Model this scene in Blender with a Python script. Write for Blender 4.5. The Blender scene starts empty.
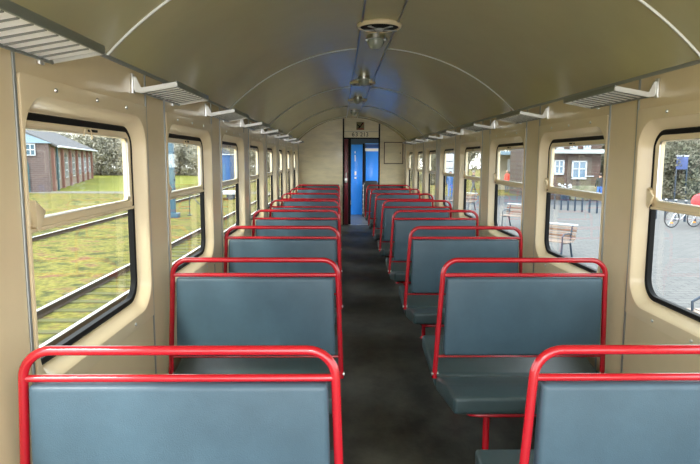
import bpy, bmesh, math, random
from math import sin, cos, pi, sqrt, radians
from mathutils import Vector, Matrix, Euler
random.seed(7)
S = bpy.context.scene
C = S.collection

# ------------------------------------------------------------------ materials
def mat(name, col, rough=.5, metal=0.0, var=0.0, scale=6.0, bump=0.0, bscale=60.0, col2=None, coat=0.0, stretch=None, spec=.5):
    m = bpy.data.materials.new(name); m.use_nodes = True
    nt = m.node_tree; b = nt.nodes['Principled BSDF']
    b.inputs['Roughness'].default_value = rough
    b.inputs['Metallic'].default_value = metal
    b.inputs['Specular IOR Level'].default_value = spec
    b.inputs['Coat Weight'].default_value = coat
    b.inputs['Coat Roughness'].default_value = .08
    b.inputs['Base Color'].default_value = (*col, 1)
    tc = nt.nodes.new('ShaderNodeTexCoord')
    src = tc.outputs['Object']
    if stretch:
        mp = nt.nodes.new('ShaderNodeMapping'); mp.inputs['Scale'].default_value = stretch
        nt.links.new(src, mp.inputs['Vector']); src = mp.outputs['Vector']
    if var > 0 or col2:
        n = nt.nodes.new('ShaderNodeTexNoise'); n.inputs['Scale'].default_value = scale
        n.inputs['Detail'].default_value = 6; n.inputs['Roughness'].default_value = .65
        nt.links.new(src, n.inputs['Vector'])
        r = nt.nodes.new('ShaderNodeValToRGB')
        c2 = col2 or tuple(max(0, c*(1-var)) for c in col)
        c1 = col if col2 else tuple(min(1, c*(1+var)) for c in col)
        r.color_ramp.elements[0].position = .35; r.color_ramp.elements[1].position = .65
        r.color_ramp.elements[0].color = (*c2, 1); r.color_ramp.elements[1].color = (*c1, 1)
        nt.links.new(n.outputs['Fac'], r.inputs['Fac'])
        nt.links.new(r.outputs['Color'], b.inputs['Base Color'])
    if bump > 0:
        n2 = nt.nodes.new('ShaderNodeTexNoise'); n2.inputs['Scale'].default_value = bscale
        n2.inputs['Detail'].default_value = 3
        nt.links.new(src, n2.inputs['Vector'])
        bp = nt.nodes.new('ShaderNodeBump'); bp.inputs['Strength'].default_value = bump
        bp.inputs['Distance'].default_value = .01
        nt.links.new(n2.outputs['Fac'], bp.inputs['Height']); nt.links.new(bp.outputs['Normal'], b.inputs['Normal'])
    return m

def brick_mat(name, c1, c2, mortar, scale=1.0, bw=.24, bh=.075, rough=.85, msize=.012, rot=(pi/2, 0, 0)):
    m = bpy.data.materials.new(name); m.use_nodes = True
    nt = m.node_tree; b = nt.nodes['Principled BSDF']; b.inputs['Roughness'].default_value = rough
    tc = nt.nodes.new('ShaderNodeTexCoord'); mp = nt.nodes.new('ShaderNodeMapping')
    mp.inputs['Rotation'].default_value = rot
    bt = nt.nodes.new('ShaderNodeTexBrick')
    bt.inputs['Color1'].default_value = (*c1, 1); bt.inputs['Color2'].default_value = (*c2, 1)
    bt.inputs['Mortar'].default_value = (*mortar, 1); bt.inputs['Scale'].default_value = scale
    bt.inputs['Brick Width'].default_value = bw; bt.inputs['Row Height'].default_value = bh
    bt.inputs['Mortar Size'].default_value = msize; bt.inputs['Bias'].default_value = 0
    nt.links.new(tc.outputs['Object'], mp.inputs['Vector']); nt.links.new(mp.outputs['Vector'], bt.inputs['Vector'])
    nt.links.new(bt.outputs['Color'], b.inputs['Base Color'])
    return m

def glass_mat(name, tint=(.93, .95, .93)):
    m = bpy.data.materials.new(name); m.use_nodes = True
    nt = m.node_tree; nt.nodes.clear()
    o = nt.nodes.new('ShaderNodeOutputMaterial'); mx = nt.nodes.new('ShaderNodeMixShader')
    t = nt.nodes.new('ShaderNodeBsdfTransparent'); g = nt.nodes.new('ShaderNodeBsdfGlossy')
    lw = nt.nodes.new('ShaderNodeLayerWeight'); lw.inputs['Blend'].default_value = .5
    pw = nt.nodes.new('ShaderNodeMath'); pw.operation = 'POWER'; pw.inputs[1].default_value = 4.0
    f = nt.nodes.new('ShaderNodeMath'); f.operation = 'MULTIPLY_ADD'; f.inputs[1].default_value = .35; f.inputs[2].default_value = .03
    nt.links.new(lw.outputs['Facing'], pw.inputs[0]); nt.links.new(pw.outputs[0], f.inputs[0])
    t.inputs['Color'].default_value = (*tint, 1); g.inputs['Roughness'].default_value = .02
    nt.links.new(f.outputs[0], mx.inputs['Fac']); nt.links.new(t.outputs[0], mx.inputs[1])
    nt.links.new(g.outputs[0], mx.inputs[2]); nt.links.new(mx.outputs[0], o.inputs['Surface'])
    return m

M = dict(
    cream = mat('cream_paint', (.69, .56, .35), .33, var=.03, scale=3, coat=.3),
    cream2 = mat('cream_moulding', (.74, .61, .395), .28, var=.02, scale=5, coat=.4),
    ceil = mat('ceiling_paint', (.46, .42, .225), .27, var=.04, scale=1.5, coat=.12),
    endw = mat('end_wall_paint', (.78, .68, .44), .35, var=.10, scale=2.0, stretch=(1, 1, 4), coat=.2),
    floor = mat('worn_lino', (.105, .108, .090), .5, scale=2.4, col2=(.030, .032, .028), stretch=(1.2, .8, 1), bump=.08, bscale=40),
    red = mat('red_enamel', (.46, .008, .018), .22, coat=.5),
    dred = mat('dark_red_paint', (.17, .008, .018), .3, coat=.3),
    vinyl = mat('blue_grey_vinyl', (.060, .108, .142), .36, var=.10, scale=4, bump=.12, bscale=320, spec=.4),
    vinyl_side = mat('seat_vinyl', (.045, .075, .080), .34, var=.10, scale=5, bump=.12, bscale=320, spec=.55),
    black = mat('black_rubber', (.006, .006, .006), .6, spec=.15),
    alu = mat('aluminium', (.72, .72, .70), .28, metal=1.0, var=.05, scale=20),
    dkalu = mat('dull_metal', (.30, .31, .29), .35, metal=.9),
    seam = mat('metal_seam', (.34, .36, .35), .35, metal=.6),
    rib = mat('ceiling_rib', (.66, .66, .58), .3, metal=.3),
    rack = mat('rack_metal', (.66, .66, .62), .3, metal=.5),
    rackslat = mat('rack_slat', (.93, .92, .89), .4),
    slatshade = mat('slat_gap_shade', (.20, .205, .185), .5, metal=.3),
    rackf = mat('rack_front', (.25, .27, .24), .3, metal=.7),
    glass = glass_mat('window_glass'),
    milk = mat('lamp_glass', (.27, .29, .24), .15, coat=.6),
    blue = mat('blue_paint', (.02, .24, .85), .3, coat=.4),
    bluel = mat('light_blue_paint', (.10, .34, .85), .3),
    white = mat('white_paint', (.8, .8, .78), .4),
    brown = mat('dark_brown_wood', (.09, .055, .03), .5),
    plate = mat('chequer_plate', (.16, .17, .175), .4, metal=.6, var=.2, scale=60),
    signg = mat('sign_green_brown', (.20, .17, .06), .5),
    signr = mat('sign_rust', (.35, .07, .03), .5),
)

# ------------------------------------------------------------------ helpers
def link(o, parent=None):
    C.objects.link(o)
    if parent is not None: o.parent = parent
    return o
def obj(name, bm, m, parent=None, smooth=True, angle=40):
    me = bpy.data.meshes.new(name)
    bmesh.ops.recalc_face_normals(bm, faces=bm.faces)
    bm.to_mesh(me); bm.free()
    for mm in (m if isinstance(m, (list, tuple)) else [m]): me.materials.append(mm)
    if smooth:
        for p in me.polygons: p.use_smooth = True
        me.set_sharp_from_angle(angle=radians(angle))
    return link(bpy.data.objects.new(name, me), parent)
def thing(name, label=None, cat=None, loc=(0, 0, 0), rz=0, group=None, kind=None):
    o = bpy.data.objects.new(name, None); o.empty_display_size = .1
    C.objects.link(o); o.location = loc; o.rotation_euler = (0, 0, rz)
    return tag(o, label, cat, group, kind)
def tag(o, label=None, cat=None, group=None, kind=None):
    if label: o['label'] = label
    if cat: o['category'] = cat
    if group: o['group'] = group
    if kind: o['kind'] = kind
    return o
def struct(name, bm, m, parent=None, **k):
    o = obj(name, bm, m, parent, **k)
    if parent is None: o['kind'] = 'structure'
    return o
def dup(root, loc=None, rz=None, label=None, parent=None):
    r = root.copy(); C.objects.link(r)
    if parent is not None: r.parent = parent
    if loc is not None: r.location = loc
    if rz is not None: r.rotation_euler = (0, 0, rz)
    if label: r['label'] = label
    for ch in root.children: dup(ch, parent=r)
    return r
def B(): return bmesh.new()
def box(bm, x0, x1, y0, y1, z0, z1, bev=0.0, seg=2, mi=0):
    vs = [bm.verts.new(p) for p in ((x0,y0,z0),(x1,y0,z0),(x1,y1,z0),(x0,y1,z0),(x0,y0,z1),(x1,y0,z1),(x1,y1,z1),(x0,y1,z1))]
    fs = [bm.faces.new([vs[i] for i in f]) for f in ((0,3,2,1),(4,5,6,7),(0,1,5,4),(1,2,6,5),(2,3,7,6),(3,0,4,7))]
    for f in fs: f.material_index = mi
    if bev > 0:
        es = list({e for f in fs for e in f.edges})
        bmesh.ops.bevel(bm, geom=es, offset=bev, segments=seg, affect='EDGES', profile=.6)
    return bm
def BX(*a, **k): return box(B(), *a, **k)
def tube(bm, pts, r, n=10, closed=False, caps=True):
    pts = [Vector(p) for p in pts]; N = len(pts); rings = []
    t0 = (pts[1]-pts[0]).normalized()
    up = Vector((0,0,1)) if abs(t0.z) < .9 else Vector((1,0,0))
    nrm = t0.cross(up).normalized()
    for i, p in enumerate(pts):
        if closed: t = (pts[(i+1) % N]-pts[i-1]).normalized()
        elif i == 0: t = t0
        elif i == N-1: t = (pts[i]-pts[i-1]).normalized()
        else: t = ((pts[i+1]-p).normalized()+(p-pts[i-1]).normalized()).normalized()
        nrm = (nrm - t*nrm.dot(t)).normalized(); bn = t.cross(nrm)
        rr = r[i] if isinstance(r, (list, tuple)) else r
        rings.append([bm.verts.new(p+(nrm*cos(2*pi*k/n)+bn*sin(2*pi*k/n))*rr) for k in range(n)])
    for i in range(N if closed else N-1):
        a, b = rings[i], rings[(i+1) % N]
        for k in range(n): bm.faces.new((a[k], a[(k+1) % n], b[(k+1) % n], b[k]))
    if not closed and caps: bm.faces.new(rings[0][::-1]); bm.faces.new(rings[-1])
    return bm
def TB(pts, r, n=10, **k): return tube(B(), pts, r, n, **k)
def lathe(bm, prof, n=24, cx=0, cy=0, cz=0):
    rings = []
    for (r, z) in prof:
        if r < 1e-5: rings.append([bm.verts.new((cx, cy, cz+z))])
        else: rings.append([bm.verts.new((cx+r*cos(2*pi*k/n), cy+r*sin(2*pi*k/n), cz+z)) for k in range(n)])
    for a, b in zip(rings, rings[1:]):
        for k in range(n):
            if len(a) == 1 and len(b) == 1: continue
            if len(a) == 1: bm.faces.new((a[0], b[(k+1) % n], b[k]))
            elif len(b) == 1: bm.faces.new((a[k], a[(k+1) % n], b[0]))
            else: bm.faces.new((a[k], a[(k+1) % n], b[(k+1) % n], b[k]))
    return bm
def prism(bm, poly, x0, x1, bev=0.0, seg=3, axis='x'):
    """poly in the two remaining axes, extruded along axis"""
    def P(a, t):
        if axis == 'x': return (t, a[0], a[1])
        if axis == 'y': return (a[0], t, a[1])
        return (a[0], a[1], t)
    A = [bm.verts.new(P(a, x0)) for a in poly]; Bv = [bm.verts.new(P(a, x1)) for a in poly]
    fs = [bm.faces.new(A), bm.faces.new(Bv[::-1])]
    n = len(poly)
    for i in range(n): fs.append(bm.faces.new((A[i], Bv[i], Bv[(i+1) % n], A[(i+1) % n])))
    if bev > 0:
        bmesh.ops.bevel(bm, geom=list({e for f in fs for e in f.edges}), offset=bev, segments=seg, affect='EDGES', profile=.6)
    return bm
def rrect(a0, a1, b0, b1, r, k=8):
    """rounded rectangle, list of (a,b) with the corner index"""
    out = []
    for ci, (ca, cb, s) in enumerate(((a1-r, b1-r, 0), (a0+r, b1-r, 90), (a0+r, b0+r, 180), (a1-r, b0+r, 270))):
        for i in range(k+1):
            t = radians(s+90*i/k); out.append((ca+r*cos(t), cb+r*sin(t)))
    return out
def loops(bm, L, closed_end=False, mis=None):
    """skin a series of equal-length loops of 3D points"""
    R = [[bm.verts.new(p) for p in l] for l in L]; n = len(R[0])
    for j, (a, b) in enumerate(zip(R, R[1:])):
        for i in range(n):
            try:
                f = bm.faces.new((a[i], a[(i+1) % n], b[(i+1) % n], b[i]))
                if mis: f.material_index = mis[j]
            except ValueError: pass
    if closed_end: bm.faces.new(R[-1])
    return bm

# ------------------------------------------------------------------ measures
XL, XR = -1.007, 1.590          # inner faces of the side walls
CX, HW = (XL+XR)/2, (XR-XL)/2
P = 1.549                       # pitch of windows, benches, racks
ZT = 2.052                      # top of side wall
RISE = .555
RAD = (HW*HW+RISE*RISE)/(2*RISE)
def zc(x): return ZT + sqrt(max(0, RAD*RAD-(x-CX)**2)) - (RAD-RISE)
YE = 14.40                      # end partition
YB = -1.30                      # back of the modelled saloon
LA, LB = 3.089, 3.410           # pillar seams on the left (row 2)
RA, RB = 3.139, 3.465           # pillar seams on the right
KS = range(-2, 8)

# ------------------------------------------------------------------ shell
floor = struct('floor', BX(XL-.1, XR+.1, YB, 17.2, -.06, 0), M['floor'])

bm = B()
prof = [(XL + (XR-XL)*i/48) for i in range(49)]
inner = [(x, zc(x)) for x in prof]; outer = [(x, zc(x)+.06) for x in prof[::-1]]
prism(bm, inner+outer, YB, 17.2, axis='y')
ceiling = struct('ceiling', bm, M['ceil'])

def wall(name, X, out, a0, b0):
    """side wall with a rounded hole in each bay; X inner face, out = -1 left / +1 right"""
    bm = B()
    for k in KS:
        y0, y1 = b0+(k-1)*P, b0+k*P          # one bay: window then pillar
        h0, h1 = y0+.034, a0+k*P-.04
        if h1 < YB: continue
        y0 = max(y0, YB)
        if h0 < YB: h0 = YB+.02
        hole = rrect(h0, h1, .85, 1.822, .14)
        n = len(hole)//4
        cs = ((y1, ZT), (y0, ZT), (y0, 0), (y1, 0))
        rect = [cs[i//n] for i in range(len(hole))]
        loops(bm, [[(X, a, b) for a, b in rect], [(X, a, b) for a, b in hole],
                   [(X+out*.09, a, b) for a, b in hole], [(X+out*.09, a, b) for a, b in rect]])
    # last bay solid to the partition and along the vestibule
    yl = b0+7*P
    for (a, b, z0, z1) in ((yl, 14.7, 0, ZT), (14.7, 17.0, 0, .3), (14.7, 17.0, 2.03, ZT), (17.0, 17.2, 0, ZT)):
        box(bm, min(X, X+out*.09), max(X, X+out*.09), a, b, z0, z1)
    bmesh.ops.remove_doubles(bm, verts=bm.verts, dist=1e-5)
    bmesh.ops.dissolve_degenerate(bm, dist=1e-5, edges=bm.edges)
    return struct(name, bm, M['cream'], smooth=False)
wall('wall_left', XL, -1, LA, LB)
wall('wall_right', XR, 1, RA, RB)

# cornice strip along the top of both walls
trim_no = 0
def trim(bm, m, **k):
    global trim_no; trim_no += 1
    return struct('trim_%d' % trim_no, bm, m, **k)
for X, s in ((XL, 1), (XR, -1)):
    x0, x1 = sorted((X, X+s*.010))
    trim(BX(x0, x1, YB, YE, ZT-.008, ZT+.012, .003), M['seam'])
    # skirting
    x0, x1 = sorted((X, X+s*.012))
    struct('baseboard_'+('left' if s > 0 else 'right'), BX(x0, x1, YB, YE, 0, .09, .003), M['dkalu'])
# vertical seams on the pillars
for X, s, a, b in ((XL, 1, LA, LB), (XR, -1, RA, RB)):
    for k in range(-2, 8):
        for yy in (a+k*P, b+k*P):
            if yy < YB or yy > YE-.03: continue
            x0, x1 = sorted((X, X+s*.007))
            trim(BX(x0, x1, yy-.007, yy+.007, .0, ZT-.008, .003), M['seam'])
# ceiling ribs
for yy in (-.2, 2.59, 5.37, 8.19, 11.1, 13.85):
    for xs in ((XL+.01, .155), (.415, XR-.01)):
        pts = [(xs[0]+(xs[1]-xs[0])*i/30) for i in range(31)]
        trim(TB([(x, yy, zc(x)-.002) for x in pts], .008, 6), M['rib'])
# duct seams along the ceiling
for x in (.155, .415):
    trim(BX(x-.006, x+.006, YB, YE, zc(x)-.008, zc(x)+.002), M['rackf'])

# ------------------------------------------------------------------ windows
def make_window(n, X, s, a, b, k):
    """s=+1 left wall (interior is +x), -1 right wall"""
    y0, y1 = b+(k-1)*P, a+k*P
    w = thing('window_%d' % n, kind='structure', loc=(X, y0, 0))
    L = y1-y0
    def pt(d, yy, z): return (s*d, yy, z)      # d = distance into the saloon
    # moulded surround: raised panel, rolled lip, sloping reveal
    def lp(d, m0, m1, zb, zt, r): return [pt(d, yy, z) for yy, z in rrect(m0, L-m1, zb, zt, r)]
    bm = loops(B(), [lp(.0005, .018, .010, .785, 1.885, .012), lp(.009, .018, .010, .785, 1.885, .012), lp(.010, .022, .014, .789, 1.881, .010), lp(.010, .030, .036, .846, 1.826, .145),
                     lp(.004, .034, .042, .852, 1.820, .14), lp(-.006, .038, .048, .858, 1.812, .135), lp(-.055, .052, .078, .888, 1.772, .105), lp(-.075, .052, .078, .888, 1.772, .105)])
    obj('surround', bm, M['cream2'], w, angle=18)
    # bolts round the panel
    for yy, z in ((.25, .815), (.60, .815), (.93, .815), (.25, 1.855), (.60, 1.855), (.93, 1.855)):
        o = obj('bolt', lathe(B(), [(0, .006), (.006, .005), (.009, .001), (.009, -.004)], 10), M['alu'], w)
        o.location = pt(.011, yy, z); o.rotation_euler = (0, s*pi/2, 0)
    # black rubber seal
    bm = loops(B(), [lp(-.050, .052, .078, .888, 1.774, .105), lp(-.046, .060, .086, .896, 1.768, .10), lp(-.052, .070, .096, .912, 1.744, .092), lp(-.078, .070, .096, .912, 1.744, .092)])
    obj('rubber_seal', bm, M['black'], w)
    # lower fixed pane
    x0, x1 = sorted((s*-.080, s*-.076))
    obj('lower_pane', BX(x0, x1, .062, L-.088, .90, 1.39), M['glass'], w)
    # sliding upper sash
    Y0, Y1 = .066, L-.093
    def sl(d, m, zb, zt, r): return [pt(d, yy, z) for yy, z in rrect(Y0+m, Y1-m, zb, zt, r, 5)]
    bm = loops(B(), [sl(-.074, 0, 1.368, 1.752, .02), sl(-.056, 0, 1.368, 1.752, .02), sl(-.050, .006, 1.374, 1.746, .018),
                     sl(-.050, .045, 1.405, 1.722, .022), sl(-.055, .052, 1.412, 1.716, .02), sl(-.074, .052, 1.412, 1.716, .02)])
    sash = obj('sash', bm, M['cream2'], w)
    x0, x1 = sorted((s*-.068, s*-.064))
    obj('pane', BX(x0, x1, Y0+.05, Y1-.05, 1.41, 1.718), M['glass'], sash)
    x0, x1 = sorted((s*-.052, s*-.040))
    obj('drip_rail', BX(x0, x1, Y0+.01, Y1-.01, 1.366, 1.380, .003), M['cream2'], sash)
    obj('edge_bead', loops(B(), [sl(-.052, .045, 1.405, 1.722, .022), sl(-.046, .049, 1.409, 1.718, .022), sl(-.052, .054, 1.414, 1.714, .02)]), M['alu'], sash)
    # black finger slot and wire pull at the top of the sash
    ym = L*.52
    x0, x1 = sorted((s*-.052, s*-.045))
    obj('finger_slot', BX(x0, x1, ym, ym+.09, 1.729, 1.740, .002), M['black'], sash)
    obj('pull_loop', TB([pt(-.046, ym-.05, 1.71), pt(-.043, ym-.045, 1.738), pt(-.042, ym, 1.742), pt(-.043, ym+.02, 1.728), pt(-.046, ym+.03, 1.70)], .003, 6), M['cream2'], sash)
    # catch: folded triangular handle; near end on the left, far end on the right
    yc = .145 if s > 0 else L-.10
    q = 1 if s > 0 else -1
    bm = prism(B(), [(yc-q*.012, 1.478), (yc+q*.056, 1.436), (yc+q*.008, 1.368), (yc-q*.010, 1.385)], s*-.032, s*-.024, .003, 2)
    prism(bm, [(yc-q*.012, 1.478), (yc+q*.010, 1.464), (yc+q*.008, 1.395), (yc-q*.010, 1.385)], s*-.050, s*-.025, .003, 2)
    obj('catch', bm, M['cream2'], sash)
    return w
wn = 0
for k in range(0, 8):
    wn += 1; make_window(wn, XL, 1, LA, LB, k)
for k in range(0, 8):
    wn += 1; make_window(wn, XR, -1, RA, RB, k)

# ------------------------------------------------------------------ end partition
def arch_poly(x0, x1, z0, n=20):
    return [(x0, z0), (x1, z0)] + [(x1+(x0-x1)*i/n, zc(x1+(x0-x1)*i/n)) for i in range(n+1)]
bm = B()
prism(bm, arch_poly(XL, .07, 0), YE, YE+.04, axis='y')
prism(bm, arch_poly(.965, XR, 0), YE, YE+.04, axis='y')
prism(bm, arch_poly(.07, .965, 2.126), YE, YE+.04, axis='y')
struct('wall_end', bm, M['endw'], smooth=False)
for x in (.083, .957):
    trim(BX(x-.018, x+.018, YE-.025, YE+.05, 0, zc(x)-.005, .004), M['black'])
trim(BX(.10, .94, YE-.012, YE+.05, 2.105, 2.135, .003), M['black'])
trim(BX(.10, .94, YE-.006, YE+.001, 2.276, 2.284), M['dkalu'])
# sliding door leaf edge
d = thing('door_1', kind='structure', loc=(.15, YE+.02, 0))
obj('leaf', BX(-.048, .05, -.02, .02, .0, 2.10, .006), M['dred'], d)
obj('lock', BX(-.03, .03, -.045, -.02, 1.04, 1.16, .008), M['alu'], d)
obj('door_handle', TB([(.0, -.04, 1.16), (.0, -.07, 1.19), (.0, -.07, 1.25), (0, -.04, 1.28)], .007, 8), M['alu'], d)
trim(BX(.202, .265, YE, YE+.06, 0, 2.105), M['black'])
trim(BX(.265, .94, YE-.05, YE+.05, 0, .012, .003), M['alu'])
# plates over the door
sg = thing('picture_sign', 'small square green and rust picture plate above the doorway', 'sign', (.492, YE, 2.414))
obj('plate', BX(-.095, .095, -.010, -.001, -.095, .095, .003), M['signg'], sg)
obj('picture_mark', prism(B(), [(-.06, -.05), (-.02, -.055), (.075, .075), (.05, .085), (-.005, .0), (-.05, .02), (-.07, .05), (-.08, .02), (-.03, -.02)], -.0135, -.0098, axis='y'), M['black'], sg)
obj('picture_band', prism(B(), [(-.085, -.085), (.085, -.085), (.085, -.06), (.02, -.05), (-.085, -.07)], -.013, -.0098, axis='y'), M['signr'], sg)
obj('picture_stroke', prism(B(), [(-.02, -.02), (.0, -.03), (.085, .06), (.075, .08)], -.0130, -.0098, axis='y'), M['signr'], sg)
vn = thing('vehicle_number', 'black vehicle number 63 213 painted on the cream panel above the doorway', 'lettering', (.485, YE-.004, 2.208))
letter = mat('black_lettering', (.02, .02, .018), .5)
for ch, x in zip('63213', (-.165, -.082, .035, .105, .175)):
    cu = bpy.data.curves.new('digit', 'FONT'); cu.body = ch; cu.size = .145; cu.extrude = .002
    cu.align_x = 'CENTER'; cu.align_y = 'CENTER'; cu.offset = .0
    tmp = link(bpy.data.objects.new('tmp', cu)); dgx = bpy.context.evaluated_depsgraph_get(); dgx.update()
    nm_ = bpy.data.meshes.new_from_object(tmp.evaluated_get(dgx)); bpy.data.objects.remove(tmp); bpy.data.curves.remove(cu)
    nm_.materials.clear(); nm_.materials.append(letter); nm_.transform(Matrix.Rotation(pi/2, 4, 'X'))
    dgt = link(bpy.data.objects.new('digit', nm_), vn); dgt.location = (x, 0, 0)
# notice frame on the end wall
nf = thing('notice_board', 'thin brown frame with blank cream board on the end wall, right of the doorway', 'notice board', (1.309, YE, 1.766))
bm = B(); W2, H2 = .236, .266
for x0, x1, z0, z1 in ((-W2, W2, H2-.02, H2), (-W2, W2, -H2, -H2+.02), (-W2, -W2+.02, -H2, H2), (W2-.02, W2, -H2, H2)):
    box(bm, x0, x1, -.02, -.001, z0, z1)
obj('frame', bm, M['brown'], nf, smooth=False)
obj('board', BX(-W2+.02, W2-.02, -.010, -.001, -H2+.02, H2-.02), M['endw'], nf, smooth=False)
kn = obj('knob', lathe(B(), [(0, .03), (.012, .027), (.012, .001)], 10), M['black'], nf)
kn.rotation_euler = (pi/2, 0, 0); kn.location = (W2-.07, -.0005, .0)

# ------------------------------------------------------------------ vestibule beyond the doorway
struct('wall_far', BX(XL-.1, XR+.1, 17.1, 17.16, 0, 2.62), mat('far_wall_blue_grey', (.05, .09, .16), .5), smooth=False)
struct('floor_mat', BX(XL, XR, 14.46, 17.1, 0.0, .006), M['plate'], smooth=False)
struct('trim_sill', BX(.20, .80, 14.30, 14.36, .0, .010, .002), M['alu'])
bd = thing('blue_door', 'bright blue cab door leaf with white marks, seen through the end doorway', 'door', (.32, 16.95, 0))
obj('leaf', BX(0, .33, -.02, .02, .01, 2.03, .006), M['blue'], bd)
obj('edge_strip', BX(.335, .375, -.03, .03, .01, 2.06), M['black'], bd)
bm = B()
for z0, z1 in ((1.78, 1.84), (1.55, 1.73), (1.15, 1.26), (1.05, 1.10)): box(bm, .10, .125 if z0 > 1.4 else .15, -.026, -.019, z0, z1)
obj('white_marks', bm, M['white'], bd, smooth=False)
obj('hinge', BX(-.015, .0, -.03, .0, .3, .42), M['alu'], bd)
bp = thing('blue_cab_panel', 'bright blue panel right of the cab door with a pale label strip', 'panel', (.74, 16.95, 0))
obj('panel', BX(0, .55, -.02, .02, 0, 2.03, .006), M['blue'], bp)
obj('label_strip', BX(-.02, .36, -.034, -.021, 1.84, 1.92), M['white'], bp)
obj('upper_band', BX(0, .55, -.026, -.02, 1.94, 2.03), mat('deep_blue', (.01, .06, .25), .4), bp)
obj('header_strip', BX(-.02, .55, -.06, -.02, 2.04, 2.065), M['bluel'], bp)
ds = thing('driver_seat', 'black driver seat and console standing in front of the blue panel', 'seat', (.80, 16.2, 0))
obj('console', BX(-.16, .35, .1, .5, .0, .96, .03), mat('matt_black', (.012, .013, .014), .6), ds)
obj('backrest', BX(-.12, .24, -.05, .05, .45, 1.02, .04), mat('black_plastic', (.02, .021, .022), .45), ds)
obj('grab_bar', TB([(-.15, -.02, .1), (-.15, -.02, .9), (-.10, -.02, .98)], .012, 8), M['dkalu'], ds)
for i in range(7): obj('metal_tab', BX(-.17, -.15, -.05, .0, .12+i*.125, .15+i*.125), M['alu'], ds, smooth=False)

# ------------------------------------------------------------------ benches
BW = .92
def fy(z): return (.975-z)*.02
def fx0(z): return -.032*max(0, (.975-z))/.575      # the loop spreads a little towards the seat
def fx1(z): return BW+.020*max(0, (.975-z))/.575
def make_bench():
    r = thing('double_bench', 'x', 'bench', group='blue-grey benches with red tube frames')
    p = []; rc = .085; zt = 1.060
    for z in (.37, .5, .7, .9): p.append((fx0(z), fy(z), z))
    for i in range(0, 9):
        t = pi - i*pi/16; p.append((rc+rc*cos(t), fy(1), zt-rc+rc*sin(t)))
    for i in range(0, 9):
        t = pi/2 - i*pi/16; p.append((BW-rc+rc*cos(t), fy(1), zt-rc+rc*sin(t)))
    for z in (.9, .7, .5, .37): p.append((fx1(z), fy(z), z))
    fr = obj('back_frame', TB(p, .0145, 12), M['red'], r, angle=60)
    obj('cross_rail', TB([(.0, fy(.975), .975), (BW, fy(.975), .975)], .0115, 10), M['red'], fr)
    obj('cross_rail', TB([(fx0(.5), fy(.5), .499), (fx1(.5), fy(.5), .499)], .008, 8), M['red'], fr)
    for x in (fx0(.40), fx1(.40)):
        obj('pivot_bolt', TB([(x-.02, fy(.4), .395), (x+.02, fy(.4), .395)], .011, 10), M['alu'], fr)
    bm = B()
    box(bm, .022, BW-.022, -.026, .030, .512, .962, .020, 4)
    for v in bm.verts:           # follow the spread of the loop
        f = (.975-v.co.z)/.575*.012; v.co.x += -f if v.co.x < BW/2 else f
        v.co.y += .0085*sin(pi*min(1, max(0, (v.co.x-.02)/(BW-.04))))*(-1 if v.co.y < 0 else 1)
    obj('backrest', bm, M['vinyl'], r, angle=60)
    for pl in ([(-.550, .487), (-.30, .452), (-.012, .388), (-.012, .305), (-.545, .397)],
               [(.020, .388), (.33, .435), (.580, .452), (.575, .366), (.020, .305)]):
        bm = prism(B(), pl, -.030, BW+.020, .024, 4)
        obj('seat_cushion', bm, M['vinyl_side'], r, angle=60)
    bm = B()
    for a, za, q in ((-.50, .376, -1), (.53, .344, 1)):
        tube(bm, [(.05, .0, .288), (.05, a-q*.05, za-.006), (.065, a-q*.015, za-.002), (.10, a, za), (BW-.10, a, za), (BW-.065, a-q*.015, za-.002), (BW-.05, a-q*.05, za-.006), (BW-.05, 0, .288)], .0115, 8)
    for y, z in ((-.33, .343), (.40, .325)): tube(bm, [(.05, y, z), (BW-.05, y, z)], .0115, 8)
    obj('seat_frame', bm, M['red'], r, angle=60)
    for x in (.185, BW-.185):
        for y, z in ((-.33, .343), (.40, .325)):
            lg = obj('leg', TB([(x, y, z), (x, y, .006)], .018, 12), M['red'], r, angle=60)
            obj('foot_plate', lathe(B(), [(0, .014), (.026, .012), (.034, .002), (.034, 0.0005), (0, .0005)], 14, x, y), M['red'], lg)
    return r
ordl = ['nearest the camera', 'second from the camera', 'third from the camera', 'fourth from the camera', 'fifth from the camera',
        'sixth from the camera', 'seventh from the camera', 'farthest of the red-framed row']
proto = make_bench()
for k in range(8):
    y = 1.670+k*P
    for side, x in (('left', -.932), ('right', .580)):
        lab = 'blue-grey padded bench with red tube frame %s of the aisle, %s' % (side, ordl[k])
        if k == 0 and side == 'left': proto.location = (x, y, 0); proto['label'] = lab
        else: dup(proto, (x, y, 0), 0, lab)
# unframed wall benches at the partition
for nm, x0, x1 in (('left', -.93, -.02), ('right', .985, 1.56)):
    wb = thing('wall_bench', 'dark padded bench without red frame against the end wall, %s of the doorway' % nm, 'bench', (x0, YE, 0), group='unframed benches at the end wall')
    w = x1-x0
    obj('backrest', BX(.0, w, -.09, -.02, .50, 1.00, .018), mat('dark_vinyl', (.035, .055, .07), .4), wb)
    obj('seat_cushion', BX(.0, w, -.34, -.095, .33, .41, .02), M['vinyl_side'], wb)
    obj('seat_box', BX(.02, w-.02, -.31, -.02, .005, .33, .004), M['cream'], wb)

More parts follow.
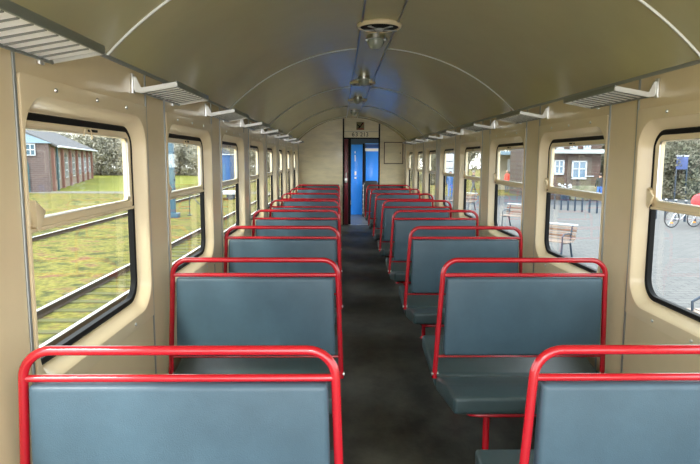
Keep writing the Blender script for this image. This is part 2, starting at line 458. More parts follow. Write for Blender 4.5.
# ------------------------------------------------------------------ luggage racks
def make_rack(s):
    """origin on the wall at the near bracket; s=+1 left wall"""
    r = thing('luggage_rack', 'x', 'rack', group='slatted metal luggage racks along the windows')
    D = .221; Lr = .67; zf, zb = .0, -.035
    X = lambda d: s*d
    # bent end arms, flat bar rising to the front
    for yy in (0.0, Lr):
        bm = B()
        pr = [(X(.012), .035), (X(.024), .035), (X(.046), -.018), (X(D-.012), .012), (X(D), .005), (X(D), -.010), (X(D-.02), -.014), (X(.045), -.043), (X(.018), -.038), (X(.012), -.02)]
        prism(bm, pr, yy-.005, yy+.005, axis='y', bev=.001, seg=1)
        arm = obj('end_arm', bm, M['rack'], r)
        x0, x1 = sorted((X(0), X(.012)))
        obj('wall_bracket', BX(x0, x1, yy-.016, yy+.016, -.045, .050, .003), M['alu'], arm)
    x0, x1 = sorted((X(D-.010), X(D)))
    obj('front_rail', BX(x0, x1, -.004, Lr+.004, -.012, .018, .004), M['rackf'], r)
    obj('back_rail', TB([(X(.046), 0, -.038), (X(.046), Lr, -.038)], .007, 8), M['rackf'], r)
    bm = B(); n = 9
    for i in range(n):
        y0 = .03+i*(Lr-.06)/n
        prism(bm, [(X(.045), -.037), (X(D-.008), -.008), (X(D-.008), .010), (X(.045), -.019)], y0+.007, y0+.062, axis='y')
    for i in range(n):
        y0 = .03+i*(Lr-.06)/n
        prism(bm, [(X(.050), -.0405), (X(D-.014), -.0115), (X(D-.014), -.003), (X(.050), -.033)], y0+.001, y0+.0065, axis='y')  # dark strips paint in the shade of the gaps between slats
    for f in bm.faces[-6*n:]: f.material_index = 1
    obj('slats', bm, [M['rackslat'], M['slatshade']], r, smooth=False)
    return r
for s, X, y0, nm in ((1, XL, 2.903, 'left'), (-1, XR, 2.960, 'right')):
    pr = make_rack(s)
    for k in range(-1, 7):
        if k == -1 and s < 0: lab0 = None; continue
        i = k+1 if s > 0 else k
        w = ['nearest the camera', 'second nearest the camera', 'third nearest', 'fourth nearest', 'fifth nearest', 'sixth nearest', 'seventh nearest', 'farthest by the end wall'][i]
        if k == 6: w = 'farthest by the end wall'
        lab = 'slatted metal luggage rack high on the %s wall, %s' % (nm, w)
        loc = (X, y0+k*P, 1.975)
        if (s > 0 and k == -1) or (s < 0 and k == 0): pr.location = loc; pr['label'] = lab
        else: dup(pr, loc, 0, lab)

# ------------------------------------------------------------------ ceiling lamps and vents
def make_lamp():
    r = thing('ceiling_lamp', 'x', 'lamp', group='domed lamps down the middle of the ceiling')
    obj('base', lathe(B(), [(0, 0), (.070, 0), (.070, -.026), (.080, -.028), (.080, -.040), (.066, -.042), (0, -.042)], 28), M['alu'], r)
    obj('dome', lathe(B(), [(.066, -.040), (.067, -.060), (.060, -.086), (.042, -.107), (.02, -.117), (0, -.120)], 28), M['milk'], r)
    for a in (0, pi):
        obj('clip', BX(.074*cos(a)-.010, .074*cos(a)+.010, -.008, .008, -.05, -.030, .002), M['rackf'], r)
    return r
lp = make_lamp()
for i, y in enumerate((4.84, 7.22, 9.60, 12.10)):
    lab = 'silver ceiling lamp with domed glass, ' + ('nearest the camera beside the big vent', 'second from the camera', 'third from the camera', 'farthest, before the end wall')[i]
    if i == 0: lp.location = (.285, y, zc(.285)+.004); lp['label'] = lab
    else: dup(lp, (.285, y, zc(.285)+.004), 0, lab)
def make_vent():
    r = thing('ceiling_vent', 'x', 'vent', group='round cream vents in the ceiling')
    obj('rim', lathe(B(), [(.10, 0), (.158, 0), (.168, -.018), (.160, -.034), (.150, -.038), (.142, -.034), (.138, -.02)], 36), M['cream2'], r)
    obj('bowl', lathe(B(), [(.141, -.030), (.12, -.038), (0, -.042)], 30), M['black'], r)
    g = B()
    for a in range(5):
        t = radians(90+72*a); t2 = t+.38
        prism(g, [(.03*cos(t), .03*sin(t)), (.138*cos(t-.10), .138*sin(t-.10)), (.138*cos(t+.10), .138*sin(t+.10))], -.050, -.044, axis='z')
    lathe(g, [(0, -.060), (.028, -.056), (.034, -.040), (0, -.040)], 16)
    obj('grille', g, mat('grille_grey', (.35, .36, .34), .4), r)
    return r
vt = make_vent()
for i, y in enumerate((4.45, 7.72, 9.95)):
    lab = 'round cream ceiling vent with dark spoked grille, ' + ('large one nearest the camera', 'second from the camera', 'farthest from the camera')[i]
    if i == 0: vt.location = (.288, y, zc(.288)+.006); vt['label'] = lab
    else: dup(vt, (.288, y, zc(.288)+.006), 0, lab)

# ------------------------------------------------------------------ outside, left: yard with tracks and brick shed
GL, GR = -1.20, -1.00
def ground_mat():
    m = bpy.data.materials.new('mossy_grass'); m.use_nodes = True
    nt = m.node_tree; b = nt.nodes['Principled BSDF']; b.inputs['Roughness'].default_value = .95
    b.inputs['Specular IOR Level'].default_value = .1
    tc = nt.nodes.new('ShaderNodeTexCoord')
    def noise(s, d=6):
        n = nt.nodes.new('ShaderNodeTexNoise'); n.inputs['Scale'].default_value = s; n.inputs['Detail'].default_value = d
        nt.links.new(tc.outputs['Object'], n.inputs['Vector']); return n.outputs['Fac']
    def ramp(f, cols):
        r = nt.nodes.new('ShaderNodeValToRGB'); e = r.color_ramp.elements
        e[0].position, e[0].color = cols[0][0], (*cols[0][1], 1); e[1].position, e[1].color = cols[-1][0], (*cols[-1][1], 1)
        for p, c in cols[1:-1]: q = e.new(p); q.color = (*c, 1)
        nt.links.new(f, r.inputs['Fac']); return r.outputs['Color']
    a = ramp(noise(1.9), [(.36, (.075, .078, .024)), (.45, (.155, .145, .032)), (.55, (.205, .178, .038)), (.67, (.19, .108, .055))])
    c = ramp(noise(9), [(.38, (.45, .47, .45)), (.62, (1, 1, 1))])
    mx = nt.nodes.new('ShaderNodeMix'); mx.data_type = 'RGBA'; mx.blend_type = 'MULTIPLY'; mx.inputs['Factor'].default_value = .8
    nt.links.new(a, mx.inputs['A']); nt.links.new(c, mx.inputs['B'])
    nt.links.new(mx.outputs['Result'], b.inputs['Base Color'])
    return m
E_ = dict(
    grass=ground_mat(),
    lawn=mat('bright_lawn', (.19, .185, .030), .95, scale=.35, col2=(.12, .135, .024), spec=.1),
    gravel=mat('track_ballast', (.085, .08, .07), .95, scale=5, col2=(.07, .075, .02), bump=.6, bscale=20, spec=.1),
    path=mat('ash_path', (.16, .15, .12), .95, var=.2, scale=3, spec=.1),
    rail=mat('polished_rail', (.45, .44, .42), .35, metal=.4),
    railside=mat('rusty_rail', (.07, .05, .035), .95, spec=.05),
    sleeper=mat('weathered_sleeper', (.11, .10, .055), .95, scale=5, col2=(.115, .115, .035), spec=.1),
    brick=brick_mat('purple_brown_brick', (.115, .075, .072), (.085, .055, .055), (.14, .125, .115), bw=.5, bh=.16, msize=.02),
    brick2=brick_mat('pale_red_brick', (.20, .13, .10), (.17, .13, .10), (.24, .21, .17), bw=.5, bh=.16, msize=.02),
    slate=mat('grey_slate', (.11, .11, .115), .95, var=.15, scale=4, stretch=(1, 1, 6), spec=.1),
    skyroof=mat('pale_blue_sheet_roof', (.20, .29, .37), .5),
    petrol=mat('petrol_blue_paint', (.025, .075, .09), .6),
    redbrick=mat('red_brick_pier', (.21, .10, .08), .9),
    paleglass=mat('dull_window_glass', (.10, .12, .11), .25),
    lblue=mat('faded_blue_paint', (.045, .10, .145), .5),
    wall_r=brick_mat('red_brown_brick', (.085, .045, .038), (.06, .035, .03), (.085, .07, .06), bw=.5, bh=.16, msize=.02),
    rend=mat('grey_brown_render', (.10, .082, .07), .9, var=.1, scale=3),
    winw=mat('white_joinery', (.45, .48, .52), .5),
    winb=mat('blueish_window', (.12, .19, .27), .15),
    paving=brick_mat('grey_block_paving', (.112, .108, .103), (.088, .087, .085), (.052, .051, .050), bw=.4, bh=.2, msize=.015, rot=(0, 0, 0)),
    asphalt=mat('dark_asphalt', (.045, .05, .06), .9),
    navy=mat('dark_blue_steel', (.02, .035, .06), .4),
    slat=mat('pale_wooden_slat', (.26, .20, .165), .6, var=.1, scale=10),
    slat2=mat('reddish_wooden_slat', (.16, .09, .06), .6),
    trunk=mat('bark', (.08, .065, .05), .9),
    twig=mat('winter_twigs', (.33, .31, .26), .95, scale=.6, col2=(.22, .22, .17), spec=.05),
    bush=mat('dull_green_leaves', (.21, .20, .16), .9, scale=1.2, col2=(.09, .10, .065), spec=.1),
    tyre=mat('tyre_rubber', (.015, .015, .02), .6), frame=mat('bicycle_frame', (.55, .56, .60), .3, metal=.6),
    orange=mat('orange_reflector', (.9, .30, .02), .3), redbag=mat('bright_red_cover', (.80, .02, .03), .5),
)
struct('ground', BX(-160, -1.9, -20, 160, GL-.3, GL), E_['grass'], smooth=False)
struct('ground', BX(-150, -16, 49.8, 100, GL, GL+.02), E_['lawn'], smooth=False)
struct('ground', BX(-150, -3, 47.0, 49.8, GL, GL+.015), E_['path'], smooth=False)
def track(x0, x1, y0, y1, label, pitch, ns):
    r = thing('railway_track', label, 'railway track', (0, 0, 0))
    for x in (x0, x1):
        bm = B()
        prism(bm, [(x-.065, GL+.02), (x+.065, GL+.02), (x+.012, GL+.045), (x+.012, GL+.10), (x+.035, GL+.115), (x+.035, GL+.147), (x-.035, GL+.147), (x-.035, GL+.115), (x-.012, GL+.10), (x-.012, GL+.045)], y0, y1, axis='y')
        rl = obj('rail', bm, E_['railside'], r, smooth=False)
        obj('rail_head', BX(x-.036, x+.036, y0, y1, GL+.138, GL+.150, .004), E_['rail'], rl)
    xm = (x0+x1)/2
    s0 = obj('sleeper', BX(-.95, .95, -.10, .10, 0, .045, .01), E_['sleeper'], r); s0.location = (xm, y0+.5, GL-.025)
    for i in range(1, ns):
        s = s0.copy(); C.objects.link(s); s.parent = r; s.location = (xm, y0+.5+i*pitch, GL-.025)
    return r
track(-5.34, -4.27, 2, 75, 'nearest railway track with bright rails running beside the carriage', .68, 60)
track(-11.7, -10.4, 12, 110, 'farther railway track crossing the mossy yard', .95, 60)

# brick engine shed; local x along the long side, y outwards from it
sh = thing('engine_shed', 'long brick shed with slate roof and arched windows across the yard', 'building', (-24.2, 49.7, GL))
ax = math.atan2(31.5, -9.9); sh.rotation_euler = (0, 0, ax)   # local +x runs along the side wall, away from the camera
SL, SW, EH, RH = 33.0, 9.0, 3.9, 6.1
obj('wall', prism(B(), [(0, 0), (SW, 0), (SW, EH), (SW/2, RH), (0, EH)], 0, SL), E_['brick2'], sh, smooth=False)
bm = B()
prism(bm, [(-.6, EH-.22), (-.6, EH-.05), (SW/2, RH+.15), (SW+.6, EH-.05), (SW+.6, EH-.22), (SW/2, RH-.02)], -.4, SL+2.0)
obj('roof', bm, E_['slate'], sh, smooth=False)
obj('gutter', TB([(-.4, -.68, EH-.15), (SL+2.0, -.68, EH-.15)], .09, 8), E_['winw'], sh)
for i in range(7):
    x = .35+i*(SL-.7)/6
    obj('pier', BX(x-.26, x+.26, -.22, .1, 0, EH-.2), E_['redbrick'], sh, smooth=False)
    if i < 6:
        xm = x+(SL-.7)/12
        bm = prism(B(), [(xm-.85, .9), (xm+.85, .9), (xm+.85, 2.7), (xm+.6, 3.1), (xm, 3.3), (xm-.6, 3.1), (xm-.85, 2.7)], -.06, .02, axis='y')
        wf = obj('arched_window', bm, E_['paleglass'], sh, smooth=False)
        bm = B()
        for q in (-.85, 0, .80): box(bm, xm+q, xm+q+.05, -.09, -.05, .9, 2.9)
        for z in (.9, 1.6, 2.3): box(bm, xm-.85, xm+.85, -.09, -.05, z, z+.07)
        obj('glazing_bar', bm, E_['winw'], wf, smooth=False)
obj('drain_pipe', TB([(.9, -.35, 0), (.9, -.35, EH-.2)], .08, 8), E_['petrol'], sh)
obj('chimney', BX(SL+.2, SL+1.4, .5, 1.8, 0, .9, .05), E_['asphalt'], sh)
# front gable annex of darker brick
an = thing('brick_annex', 'dark brick annex with pale blue roof and big petrol-blue arched door', 'building', (-24.45, 49.3, GL), math.atan2(-1.1, -3.0)+pi)
# local x runs right (towards shed corner), the wall faces the camera
obj('wall', BX(-14, .3, -.35, .0, 0, 4.05), E_['brick'], an, smooth=False)
obj('roof', prism(B(), [(-14, 4.02), (-14, 6.6), (-3.2, 5.5), (.55, 4.0)], -.5, -.1, axis='y'), E_['skyroof'], an, smooth=False)
bm = prism(B(), [(-5.6, 0), (-1.2, 0), (-1.2, 2.2), (-1.4, 2.9), (-1.9, 3.4), (-2.6, 3.75), (-3.5, 3.85), (-4.6, 3.6), (-5.4, 3.0), (-5.6, 2.2)], -.42, -.34, axis='y')
ad = obj('arched_door', bm, E_['petrol'], an, smooth=False)
obj('door_wheel', TB([(-1.5+.22*cos(t*pi/6), -.47, .75+.35*sin(t*pi/6)) for t in range(12)], .04, 6, closed=True), E_['lblue'], ad)
bm = prism(B(), [(-1.38, 3.0), (-.68, 3.0), (-.68, 3.85), (-.8, 3.95), (-1.38, 3.95)], -.42, -.33, axis='y')
aw = obj('window', bm, E_['lblue'], an, smooth=False)
bm = B()
for x in (-1.40, -1.07, -.74): box(bm, x, x+.08, -.46, -.41, 3.0, 3.9)
for z in (2.98, 3.42, 3.87): box(bm, -1.40, -.66, -.46, -.41, z, z+.08)
obj('glazing_bar', bm, E_['winw'], aw, smooth=False)
# trees
def crown_mesh(seed, rx, rz, n, leaf, base):
    rnd = random.Random(seed); bm = B()
    blobs = [(rnd.uniform(-.45, .45)*rx, rnd.uniform(-.45, .45)*rx, base+rnd.uniform(.15, .9)*rz, rnd.uniform(.35, .6)) for _ in range(9)]
    for i in range(n):
        bx_, by_, bz_, br = blobs[i % 9]
        v = Vector((rnd.gauss(0, 1), rnd.gauss(0, 1), rnd.gauss(0, 1))).normalized()*rnd.uniform(.4, 1)**.4
        c = Vector((bx_+v.x*br*rx, by_+v.y*br*rx, max(base*.5, bz_+v.z*br*rz*.6)))
        d = Vector((rnd.uniform(-1, 1), rnd.uniform(-1, 1), rnd.uniform(-.3, 1.2))).normalized()*leaf*rnd.uniform(.6, 1.8)
        e = d.cross(Vector((rnd.uniform(-1, 1), rnd.uniform(-1, 1), rnd.uniform(-1, 1)))).normalized()*leaf*.35
        bm.faces.new([bm.verts.new(c-e), bm.verts.new(c+e), bm.verts.new(c+d)])
    me = bpy.data.meshes.new('crown'); bm.to_mesh(me); bm.free(); return me
def tree_proto(name, label, cat, group, seed, rx, rz, n, leaf, base, m, trunkh):
    r = thing(name, label, cat, group=group)
    me = crown_mesh(seed, rx, rz, n, leaf, base); me.materials.append(m)
    link(bpy.data.objects.new('crown', me), r)
    bm = B(); tube(bm, [(0, 0, -.02), (.05, .03, trunkh*.6), (0, 0, trunkh)], [.18, .14, .05], 7)
    rnd = random.Random(seed)
    for i in range(7):
        a = rnd.uniform(0, 6.28); z0 = trunkh*rnd.uniform(.3, .8)
        tube(bm, [(0, 0, z0), (cos(a)*rx*.3, sin(a)*rx*.3, z0+rz*.25), (cos(a)*rx*.55, sin(a)*rx*.55, z0+rz*.5)], [.08, .05, .02], 5)
    obj('trunk', bm, E_['trunk'], r)
    return r
TG = 'bare winter trees beyond the yard'
TL = 'bare grey-brown winter tree in the wood beyond the grass'
t1 = tree_proto('bare_tree', TL, 'tree', TG, 3, 5.2, 6.8, 6500, .34, .2, E_['twig'], 5.5)
t2 = tree_proto('bare_tree', TL, 'tree', TG, 5, 5.6, 6.0, 6500, .34, .2, E_['twig'], 4.8)
rnd = random.Random(11); first = {0: t1, 1: t2}
i = 0
for x in range(-66, 6, 3):
    p = first.get(i); y = 96+rnd.uniform(-2, 2)+(i % 3)*6
    src = t1 if i % 2 == 0 else t2
    o = src if i < 2 else dup(src)
    o.location = (x+rnd.uniform(-.5, .5), y, GL); o.rotation_euler = (0, 0, rnd.uniform(0, 6)); sc = rnd.uniform(.82, 1.1); o.scale = (sc, sc, sc*rnd.uniform(.8, 1.0))
    i += 1
# objects in the yard
wc = thing('blue_post', 'pale blue steel column standing on the grass, seen through the second left window', 'post', (-8.02, 28.0, GL))
obj('column', BX(-.15, .15, -.12, .12, 0, 3.7, .02), E_['lblue'], wc)
obj('base', BX(-.32, .32, -.25, .25, -.01, .22, .03), E_['lblue'], wc)
bm = B()
for i in range(6): box(bm, .15, .19, -.05, .05, .9+i*.42, 1.0+i*.42)
obj('rungs', bm, E_['navy'], wc, smooth=False)
wc['label'] = 'pale blue steel column standing on the grass, seen through the second left window'
hp = thing('thin_pipe_stand', 'thin dark curved pipe standing in the grass right of the blue column', 'pipe', (-7.45, 29.0, GL))
obj('pipe', TB([(0, 0, 0), (0, 0, .9), (.05, 0, 1.0), (.2, 0, .95), (.35, 0, .7), (.6, 0, .45), (.75, 0, .4)], .02, 6), E_['navy'], hp)
obj('foot', BX(-.1, .1, -.1, .1, -.005, .04), E_['navy'], hp)
hut = thing('blue_hut', 'blue hut with flat white roof at the far side of the yard', 'hut', (-13.3, 70.0, GL))
obj('wall', BX(-1.0, .7, -1, 1, 0, 3.2, .03), mat('hut_blue', (.015, .06, .17), .5), hut)
obj('roof', BX(-1.15, .85, -1.2, 1.2, 3.2, 3.32, .03), E_['winw'], hut)
obj('door', BX(-.9, -.1, -1.05, -.99, .05, 2.2), E_['lblue'], hut)
fl = thing('white_flatbed', 'low white flat trailer in the yard, seen through the third left window', 'wagon', (-8.0, 41.0, GL))
obj('deck', BX(-1.0, .8, -.9, .9, .35, .55, .04), E_['winw'], fl)
for x in (-.6, .5):
    for y in (-.75, .75):
        obj('wheel', TB([(x, y-.06, .27), (x, y+.06, .27)], .27, 16), E_['navy'], fl)

# ------------------------------------------------------------------ outside, right: paved forecourt
struct('ground', BX(1.9, 150, -20, 33.6, GR-.3, GR), E_['paving'], smooth=False)
struct('ground', BX(1.9, 150, 33.6, 42.5, GR-.3, GR-.005), E_['asphalt'], smooth=False)
struct('ground', BX(1.9, 150, 42.5, 160, GR-.3, GR-.002), E_['grass'], smooth=False)
def win(par, x, z, w, h, y=0.0, arched=False):
    f = obj('window', BX(x, x+w, y-.08, y+.02, z, z+h), E_['winb'], par, smooth=False)
    bm = B(); t = .10
    for a, b, c, d in ((x-.03, x+w+.03, z-.07, z+.05), (x-.03, x+w+.03, z+h-.05, z+h+.03), (x-.03, x+.07, z, z+h), (x+w-.07, x+w+.03, z, z+h), (x+w/2-.04, x+w/2+.04, z, z+h), (x, x+w, z+h*.52, z+h*.52+.06)):
        box(bm, a, b, y-.13, y-.07, c, d)
    obj('window_frame', bm, E_['winw'], f, smooth=False)
sb = thing('station_house', 'two-storey red-brown brick station house with white windows', 'building', (13.2, 38.4, GR))
obj('wall', BX(0, 3.95, 0, 7, 0, 5.6), E_['wall_r'], sb, smooth=False)
obj('bay_wall', BX(1.75, 3.35, -.05, .0, 0, 2.8), E_['rend'], sb, smooth=False)
win(sb, 2.02, 1.42, .93, 1.10, -.05); win(sb, .88, 1.72, .60, .85)
for x in (.95, 1.85, 2.72): win(sb, x, 3.36, .44, .8)
obj('canopy', prism(B(), [(-.55, 3.02), (-.55, 3.12), (0, 3.30), (0, 3.02)], -.3, 4.25), mat('grey_green_canopy', (.30, .34, .34), .6), sb, smooth=False)
obj('roof', prism(B(), [(-.4, 5.5), (7.4, 5.5), (3.5, 8.0)], -.3, 4.3), E_['slate'], sb, smooth=False)
obj('white_pipe', BX(2.95, 3.5, -.12, -.06, 1.52, 1.57), E_['winw'], sb, smooth=False)
# hedge and lawn in front of the house
hg = obj('hedge', BX(14.9, 16.8, 37.5, 37.9, GR, GR+.95, .15), E_['bush']); tag(hg, 'low clipped green hedge in front of the station house', 'hedge')
for x, z in ((14.45, .55), (14.75, .42)):
    pass
pl = thing('white_flowers_tub', 'white flowers in a tub at the foot of the station house wall', 'plant', (14.55, 37.6, GR))
obj('tub', lathe(B(), [(0, 0), (.22, 0), (.30, .55), (.26, .55), (0, .50)], 16), E_['navy'], pl)
bm = B(); rr = random.Random(4)
for _ in range(22):
    c = Vector((rr.uniform(-.42, .42), rr.uniform(-.2, .2), .72+rr.uniform(-.12, .32)))
    bmesh.ops.create_icosphere(bm, subdivisions=1, radius=rr.uniform(.05, .11), matrix=Matrix.Translation(c))
ob_ = obj('blossoms', bm, E_['winw'], pl); ob_['kind'] = 'stuff'
# waiting shelter
ws = thing('waiting_shelter', 'low grey-brown shelter with a pale blue roof edge behind the forecourt', 'building', (12.7, 50.6, GR))
obj('back_wall', BX(0, 4.0, 0, .3, 0, 3.0), mat('shelter_wall', (.30, .27, .21), .9), ws, smooth=False)
obj('roof', BX(-.3, 4.3, -1.4, .5, 3.0, 3.3, .03), E_['skyroof'], ws)
for x in (.0, 1.95, 3.9): obj('post', BX(x-.06, x+.06, -1.2, -1.08, 0, 3.0), E_['navy'], ws, smooth=False)
nb = thing('notice_cabinet', 'pale grey notice cabinet on the shelter wall', 'cabinet', (14.7, 50.45, 0))
obj('case', BX(-.24, .24, -.1, .14, .55, 1.65, .05), E_['winw'], nb); obj('window', BX(-.16, .16, -.12, -.1, .95, 1.5), mat('cabinet_glass', (.45, .5, .52), .2), nb)
# dark post row (fence) in front of the forecourt edge
fc = thing('post_fence', 'row of thin dark fence posts with white caps along the forecourt', 'fence', (11.0, 31.6, GR))
n = 33; dx, dy = .21, -.385
for i in range(n):
    x, y = i*dx, i*dy
    ps_ = obj('post', BX(x-.035, x+.035, y-.035, y+.035, 0, .88), E_['navy'], fc, smooth=False)
    obj('cap', BX(x-.04, x+.04, y-.04, y+.04, .88, .93, .010), E_['winw'], ps_)
obj('top_rail', TB([(0, 0, .76), ((n-1)*dx, (n-1)*dy, .76)], .018, 6), E_['navy'], fc)
# benches on the forecourt
def make_park_bench():
    r = thing('park_bench', 'x', 'bench', group='slatted benches on the forecourt')
    for x in (-.62, .62):
        e = obj('end_frame', TB([(x, -.28, 0), (x, -.24, .42), (x, .20, .40), (x, .30, .86)], .03, 8), E_['navy'], r)
        obj('rear_leg', TB([(x, .20, .40), (x, .34, 0)], .028, 8), E_['navy'], e)
        obj('armrest', TB([(x, -.24, .42), (x, -.25, .60), (x, -.15, .66), (x, .05, .66), (x, .26, .64)], .02, 8), E_['navy'], e)
    for i in range(4): obj('seat_slat', BX(-.75, .75, -.25+i*.11, -.17+i*.11, .44, .47, .006), E_['slat'], r)
    for i in range(5):
        z = .48+i*.075; y = .222+(z-.4)*.217
        obj('back_slat', BX(-.75, .75, y-.035, y-.01, z, z+.055, .006), E_['slat2'] if i % 2 else E_['slat'], r)
    obj('top_slat', BX(-.75, .75, .27, .345, .865, .90, .006), E_['winw'], r, )
    return r
pb = make_park_bench()
pb.location = (5.62, 15.75, GR); pb.rotation_euler = (0, 0, radians(-48)); pb['label'] = 'slatted bench with white top slat on the paving outside the second right window'
dup(pb, (6.95, 22.3, GR), radians(-48), 'slatted bench outside the third right window, middle distance')
dup(pb, (6.35, 30.3, GR), radians(-48), 'slatted bench farthest out on the paving')
dup(pb, (5.33, 7.52, GR), radians(-90), 'metal-armed bench closest to the carriage at the right edge')
# bicycles
def make_bike():
    r = thing('bicycle', 'x', 'bicycle', group='bicycles parked by the fence')
    for x in (-.52, .52):
        wh = obj('wheel', TB([(x+.33*cos(t*pi/12), 0, .35+.33*sin(t*pi/12)) for t in range(24)], .022, 6, closed=True), E_['tyre'], r)
        bm = B()
        for t in range(6): tube(bm, [(x+.32*cos(t*pi/6), 0, .35+.32*sin(t*pi/6)), (x-.32*cos(t*pi/6), 0, .35-.32*sin(t*pi/6))], .0035, 4)
        obj('spokes', bm, E_['frame'], wh)
        ob = obj('reflector', BX(x-.05, x+.05, -.03, .03, .17, .22, .01), E_['orange'], wh)
    bm = B()
    for a, b in (((-.52, .35), (-.12, .33)), ((-.12, .33), (-.2, .85)), ((-.52, .35), (-.18, .78)), ((-.18, .78), (.36, .82)), ((-.12, .33), (.36, .75)), ((.34, .92), (.52, .35))):
        tube(bm, [(a[0], 0, a[1]), (b[0], 0, b[1])], .018, 6)
    obj('frame', bm, E_['frame'], r)
    obj('saddle', BX(-.33, -.07, -.07, .07, .85, .90, .02), E_['tyre'], r)
    obj('handlebar', TB([(.26, -.27, .98), (.36, -.2, .97), (.34, 0, .93), (.36, .2, .97), (.26, .27, .98)], .012, 6), E_['tyre'], r)
    obj('carrier', BX(-.75, -.30, -.07, .07, .70, .72), E_['frame'], r)
    return r
bk = make_bike(); bk.location = (13.45, 22.55, GR); bk.rotation_euler = (0, 0, radians(12)); bk['label'] = 'dark bicycle with orange reflector, left one outside the nearest right window'
dup(bk, (14.65, 22.15, GR), radians(18), 'bicycle at the right edge, beside the red cover')
rc = obj('red_cover', lathe(B(), [(0, -.34), (.50, -.34), (.53, -.22), (.42, -.20), (.43, .0), (.36, .18), (.2, .27), (0, .30)], 20), E_['redbag'])
rc.location = (14.60, 23.2, .0); tag(rc, 'bright red rounded cover on a pole, above the bicycles at the right edge', 'cover')
pole = obj('cover_pole', TB([(0, 0, -1.02), (0, 0, -.30)], .03, 8), E_['navy'], rc)

# shrubs behind the forecourt, right
SG = 'shrubs and trees behind the forecourt'
s1 = tree_proto('shrub', 'dull green and brown shrub behind the bicycles and fence', 'shrub', SG, 21, 2.6, 3.6, 5000, .20, .1, E_['bush'], 2.0)
s2 = tree_proto('bare_tree', 'bare tree standing behind the forecourt shrubs', 'tree', 'bare trees behind the forecourt', 23, 4.0, 5.6, 5000, .26, .6, E_['twig'], 4.2)
rnd = random.Random(5); q = 0
for i, (x, y) in enumerate([(21.0, 41), (23.5, 40), (26, 41.5), (28.5, 41), (24.7, 44), (20.6, 45), (31, 43), (9.6, 60), (12.0, 66), (6.0, 62), (7.8, 70)]):
    o = s1 if i == 0 else dup(s1)
    o.location = (x, y, GR); o.rotation_euler = (0, 0, rnd.uniform(0, 6)); sc = rnd.uniform(.65, .95); o.scale = (sc,)*3
for i, (x, y) in enumerate([(22.2, 46.5), (26.5, 47), (31, 48.5), (24.6, 51), (18.5, 56), (34, 52), (20, 62), (10, 78), (14, 82), (5, 80), (26, 64), (31, 70), (17, 78)]):
    o = s2 if i == 0 else dup(s2)
    o.location = (x, y, GR); o.rotation_euler = (0, 0, rnd.uniform(0, 6)); sc = rnd.uniform(.9, 1.2); o.scale = (sc,)*3
bs = thing('blue_sign_stand', 'blue information stand with white top among the shrubs outside the nearest right window', 'sign', (22.9, 39.0, GR))
obj('panel', BX(-.38, .38, -.05, .05, 2.0, 2.85, .02), mat('stand_blue', (.05, .08, .22), .6), bs)
obj('top_cap', BX(-.42, .42, -.08, .08, 2.85, 2.95, .02), E_['winw'], bs)
for x in (-.36, .36): obj('post', BX(x-.04, x+.04, -.04, .04, 0, 2.0), E_['navy'], bs)

# people
def person(label, loc, rz, top, leg, hair, step=0.0, arm=0.0):
    J = [(0,0,.95),(0,0,1.12),(0,.01,1.36),(0,.01,1.50),(0,-.01,1.58),(0,-.02,1.66),(0,-.01,1.76)]
    rad = [(.17,.12),(.16,.11),(.19,.12),(.065,.06),(.075,.085),(.085,.10),(.05,.06)]
    Ed = [(0,1),(1,2),(2,3),(3,4),(4,5),(5,6)]
    for s in (-1, 1):
        b = len(J)
        J += [(s*.10, 0, .88), (s*.11, -step*s*.5-.02, .50), (s*.11, -step*s+.0, .09), (s*.12, -step*s-.15, .035)]
        rad += [(.095,.10),(.065,.07),(.045,.05),(.04,.035)]
        Ed += [(0, b), (b, b+1), (b+1, b+2), (b+2, b+3)]
        b = len(J)
        J += [(s*.19, .01, 1.42), (s*.25, .03, 1.14), (s*.24, -.10-arm, .93+arm*.5), (s*.24, -.13-arm, .84+arm*.5)]
        rad += [(.06,.065),(.045,.05),(.035,.035),(.032,.04)]
        Ed += [(2, b), (b, b+1), (b+1, b+2), (b+2, b+3)]
    me = bpy.data.meshes.new('person'); me.from_pydata(J, Ed, [])
    o = link(bpy.data.objects.new('person', me)); tag(o, label, 'person')
    sk = o.modifiers.new('skin', 'SKIN'); sv = me.skin_vertices[0].data
    for i, r_ in enumerate(rad): sv[i].radius = r_
    sv[0].use_root = True
    su = o.modifiers.new('sub', 'SUBSURF'); su.levels = 2; su.render_levels = 2
    dg = bpy.context.evaluated_depsgraph_get(); dg.update()
    m2 = bpy.data.meshes.new_from_object(o.evaluated_get(dg)); o.modifiers.clear(); o.data = m2; m2.name = 'person'
    skin = bpy.data.materials.get('skin_tone') or mat('skin_tone', (.50, .28, .20), .5)
    m2.materials.clear()
    for m_ in (top, leg, skin, E_['tyre']): m2.materials.append(m_)
    for p in m2.polygons:
        c = p.center; p.use_smooth = True
        p.material_index = 3 if c.z < .09 else (1 if c.z < .93 and abs(c.x) < .19 else (2 if c.z > 1.50 or (c.z < .90 and abs(c.x) > .19) else 0))
    h = B(); bmesh.ops.create_icosphere(h, subdivisions=3, radius=.105, matrix=Matrix.Translation((0, .015, 1.70)))
    bmesh.ops.delete(h, geom=[v for v in h.verts if v.co.y < -.045 and v.co.z < 1.745], context='VERTS')
    obj('hair', h, hair, o)
    f = B(); 
    for s in (-1, 1): bmesh.ops.create_icosphere(f, subdivisions=1, radius=.012, matrix=Matrix.Translation((s*.03, -.105, 1.665)))
    obj('eyes', f, E_['tyre'], o)
    f = B(); bmesh.ops.create_icosphere(f, subdivisions=1, radius=.018, matrix=Matrix.Translation((0, -.115, 1.64)) @ Matrix.Diagonal((.8, 1, 1.4, 1)))
    obj('nose', f, skin, o)
    o.location = loc; o.rotation_euler = (0, 0, rz)
    return o
jk = mat('black_jacket', (.02, .022, .03), .8); jn = mat('blue_jeans', (.05, .14, .42), .8)
hr = mat('dark_hair', (.03, .02, .015), .6); gh = mat('grey_hair', (.30, .28, .26), .6)
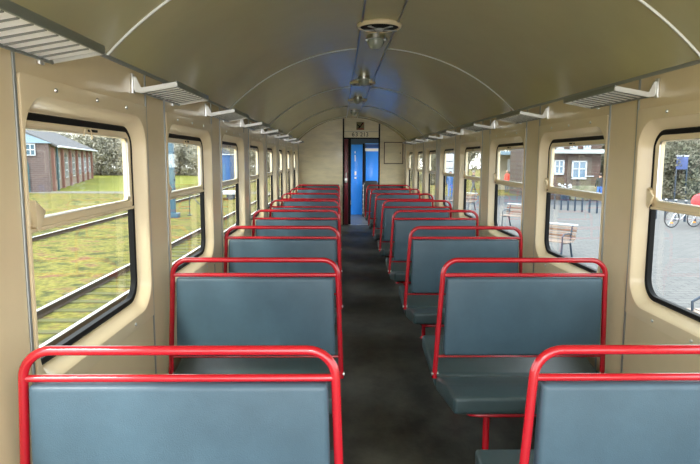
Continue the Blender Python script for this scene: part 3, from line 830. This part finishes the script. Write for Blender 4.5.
rj = mat('red_jacket', (.62, .06, .04), .7); gt = mat('grey_trousers', (.10, .11, .13), .8); pj = mat('plum_jacket', (.07, .045, .06), .8)
bj = mat('blue_jacket', (.03, .10, .26), .8)
person('person in black jacket and blue jeans standing with back turned by the station house', (16.55, 37.0, GR), pi, jk, jn, hr)
person('person in red top and grey trousers by the shelter', (13.35, 46.6, GR), radians(-60), rj, gt, gh)
person('person in grey jacket standing right of the person in red', (14.15, 47.2, GR), radians(20), gt, gt, hr)
person('person in dark plum jacket walking with a wide stride', (9.95, 43.5, GR), radians(100), pj, gt, gh, step=.28, arm=.08)
person('person in blue jacket standing beyond the fourth right window', (7.62, 40.3, GR), radians(10), bj, jn, hr)
bd2 = thing('white_board', 'white notice board on posts with black lines beyond the fourth right window', 'sign', (7.6, 41.5, GR))
obj('board', BX(-.45, .45, -.03, .03, 1.5, 3.0, .01), E_['winw'], bd2)
bm = B()
for z in (1.95, 2.45): box(bm, -.40, .40, -.036, -.029, z, z+.05)
obj('printed_lines', bm, E_['tyre'], bd2, smooth=False)
for x in (-.38, .38): obj('post', BX(x-.03, x+.03, -.03, .03, 0, 1.5), E_['navy'], bd2, smooth=False)


# ------------------------------------------------------------------ light
w = bpy.data.worlds.new('sky'); S.world = w; w.use_nodes = True
nt = w.node_tree; nt.nodes.clear()
o = nt.nodes.new('ShaderNodeOutputWorld'); bg = nt.nodes.new('ShaderNodeBackground')
tc = nt.nodes.new('ShaderNodeTexCoord'); sp = nt.nodes.new('ShaderNodeSeparateXYZ'); rp = nt.nodes.new('ShaderNodeValToRGB')
rp.color_ramp.elements[0].position = .0; rp.color_ramp.elements[0].color = (1, 1, 1, 1)
rp.color_ramp.elements[1].position = .6; rp.color_ramp.elements[1].color = (.80, .88, 1, 1)
nt.links.new(tc.outputs['Generated'], sp.inputs[0]); nt.links.new(sp.outputs['Z'], rp.inputs['Fac'])
nt.links.new(rp.outputs['Color'], bg.inputs['Color']); nt.links.new(bg.outputs[0], o.inputs['Surface'])
bg.inputs['Strength'].default_value = 3.0
sl = bpy.data.lights.new('sun', 'SUN'); sl.energy = 2.2; sl.angle = radians(12); sl.color = (1, .94, .84)
so = link(bpy.data.objects.new('sun', sl)); so.rotation_euler = Euler((radians(48), 0, radians(-35)))

# small fill light added at the camera to brighten near racks and rails
fl_ = bpy.data.lights.new('camera_fill', 'AREA'); fl_.energy = 5.5; fl_.shape = 'DISK'; fl_.size = .18; fl_.color = (1, .97, .92)
fo = link(bpy.data.objects.new('camera_fill', fl_)); fo.location = (.02, -.25, 1.78); fo.rotation_euler = (radians(86), 0, 0)

# ------------------------------------------------------------------ camera
th, ps, ro = .12463, .01744, .00387
fwd = Vector((sin(ps)*cos(th), cos(ps)*cos(th), -sin(th)))
right0 = Vector((cos(ps), -sin(ps), 0)); up0 = right0.cross(fwd)
R = right0*cos(ro)+up0*sin(ro); U = up0*cos(ro)-right0*sin(ro)
cd = bpy.data.cameras.new('camera'); cam = link(bpy.data.objects.new('camera', cd))
cd.sensor_width = 36; cd.lens = 584*36/700; cd.clip_start = .02; cd.clip_end = 1000
mw = Matrix((( R.x, U.x, -fwd.x, 0), (R.y, U.y, -fwd.y, 0), (R.z, U.z, -fwd.z, 1.621), (0, 0, 0, 1)))
cam.matrix_world = mw
S.camera = cam
S.view_settings.view_transform = 'Standard'; S.view_settings.look = 'None'
S.view_settings.exposure = 0.95; S.view_settings.gamma = 1; S.view_settings.use_curve_mapping = False
S.cycles.max_bounces = 12; S.cycles.diffuse_bounces = 8; S.cycles.transparent_max_bounces = 24
S.cycles.sample_clamp_indirect = 6
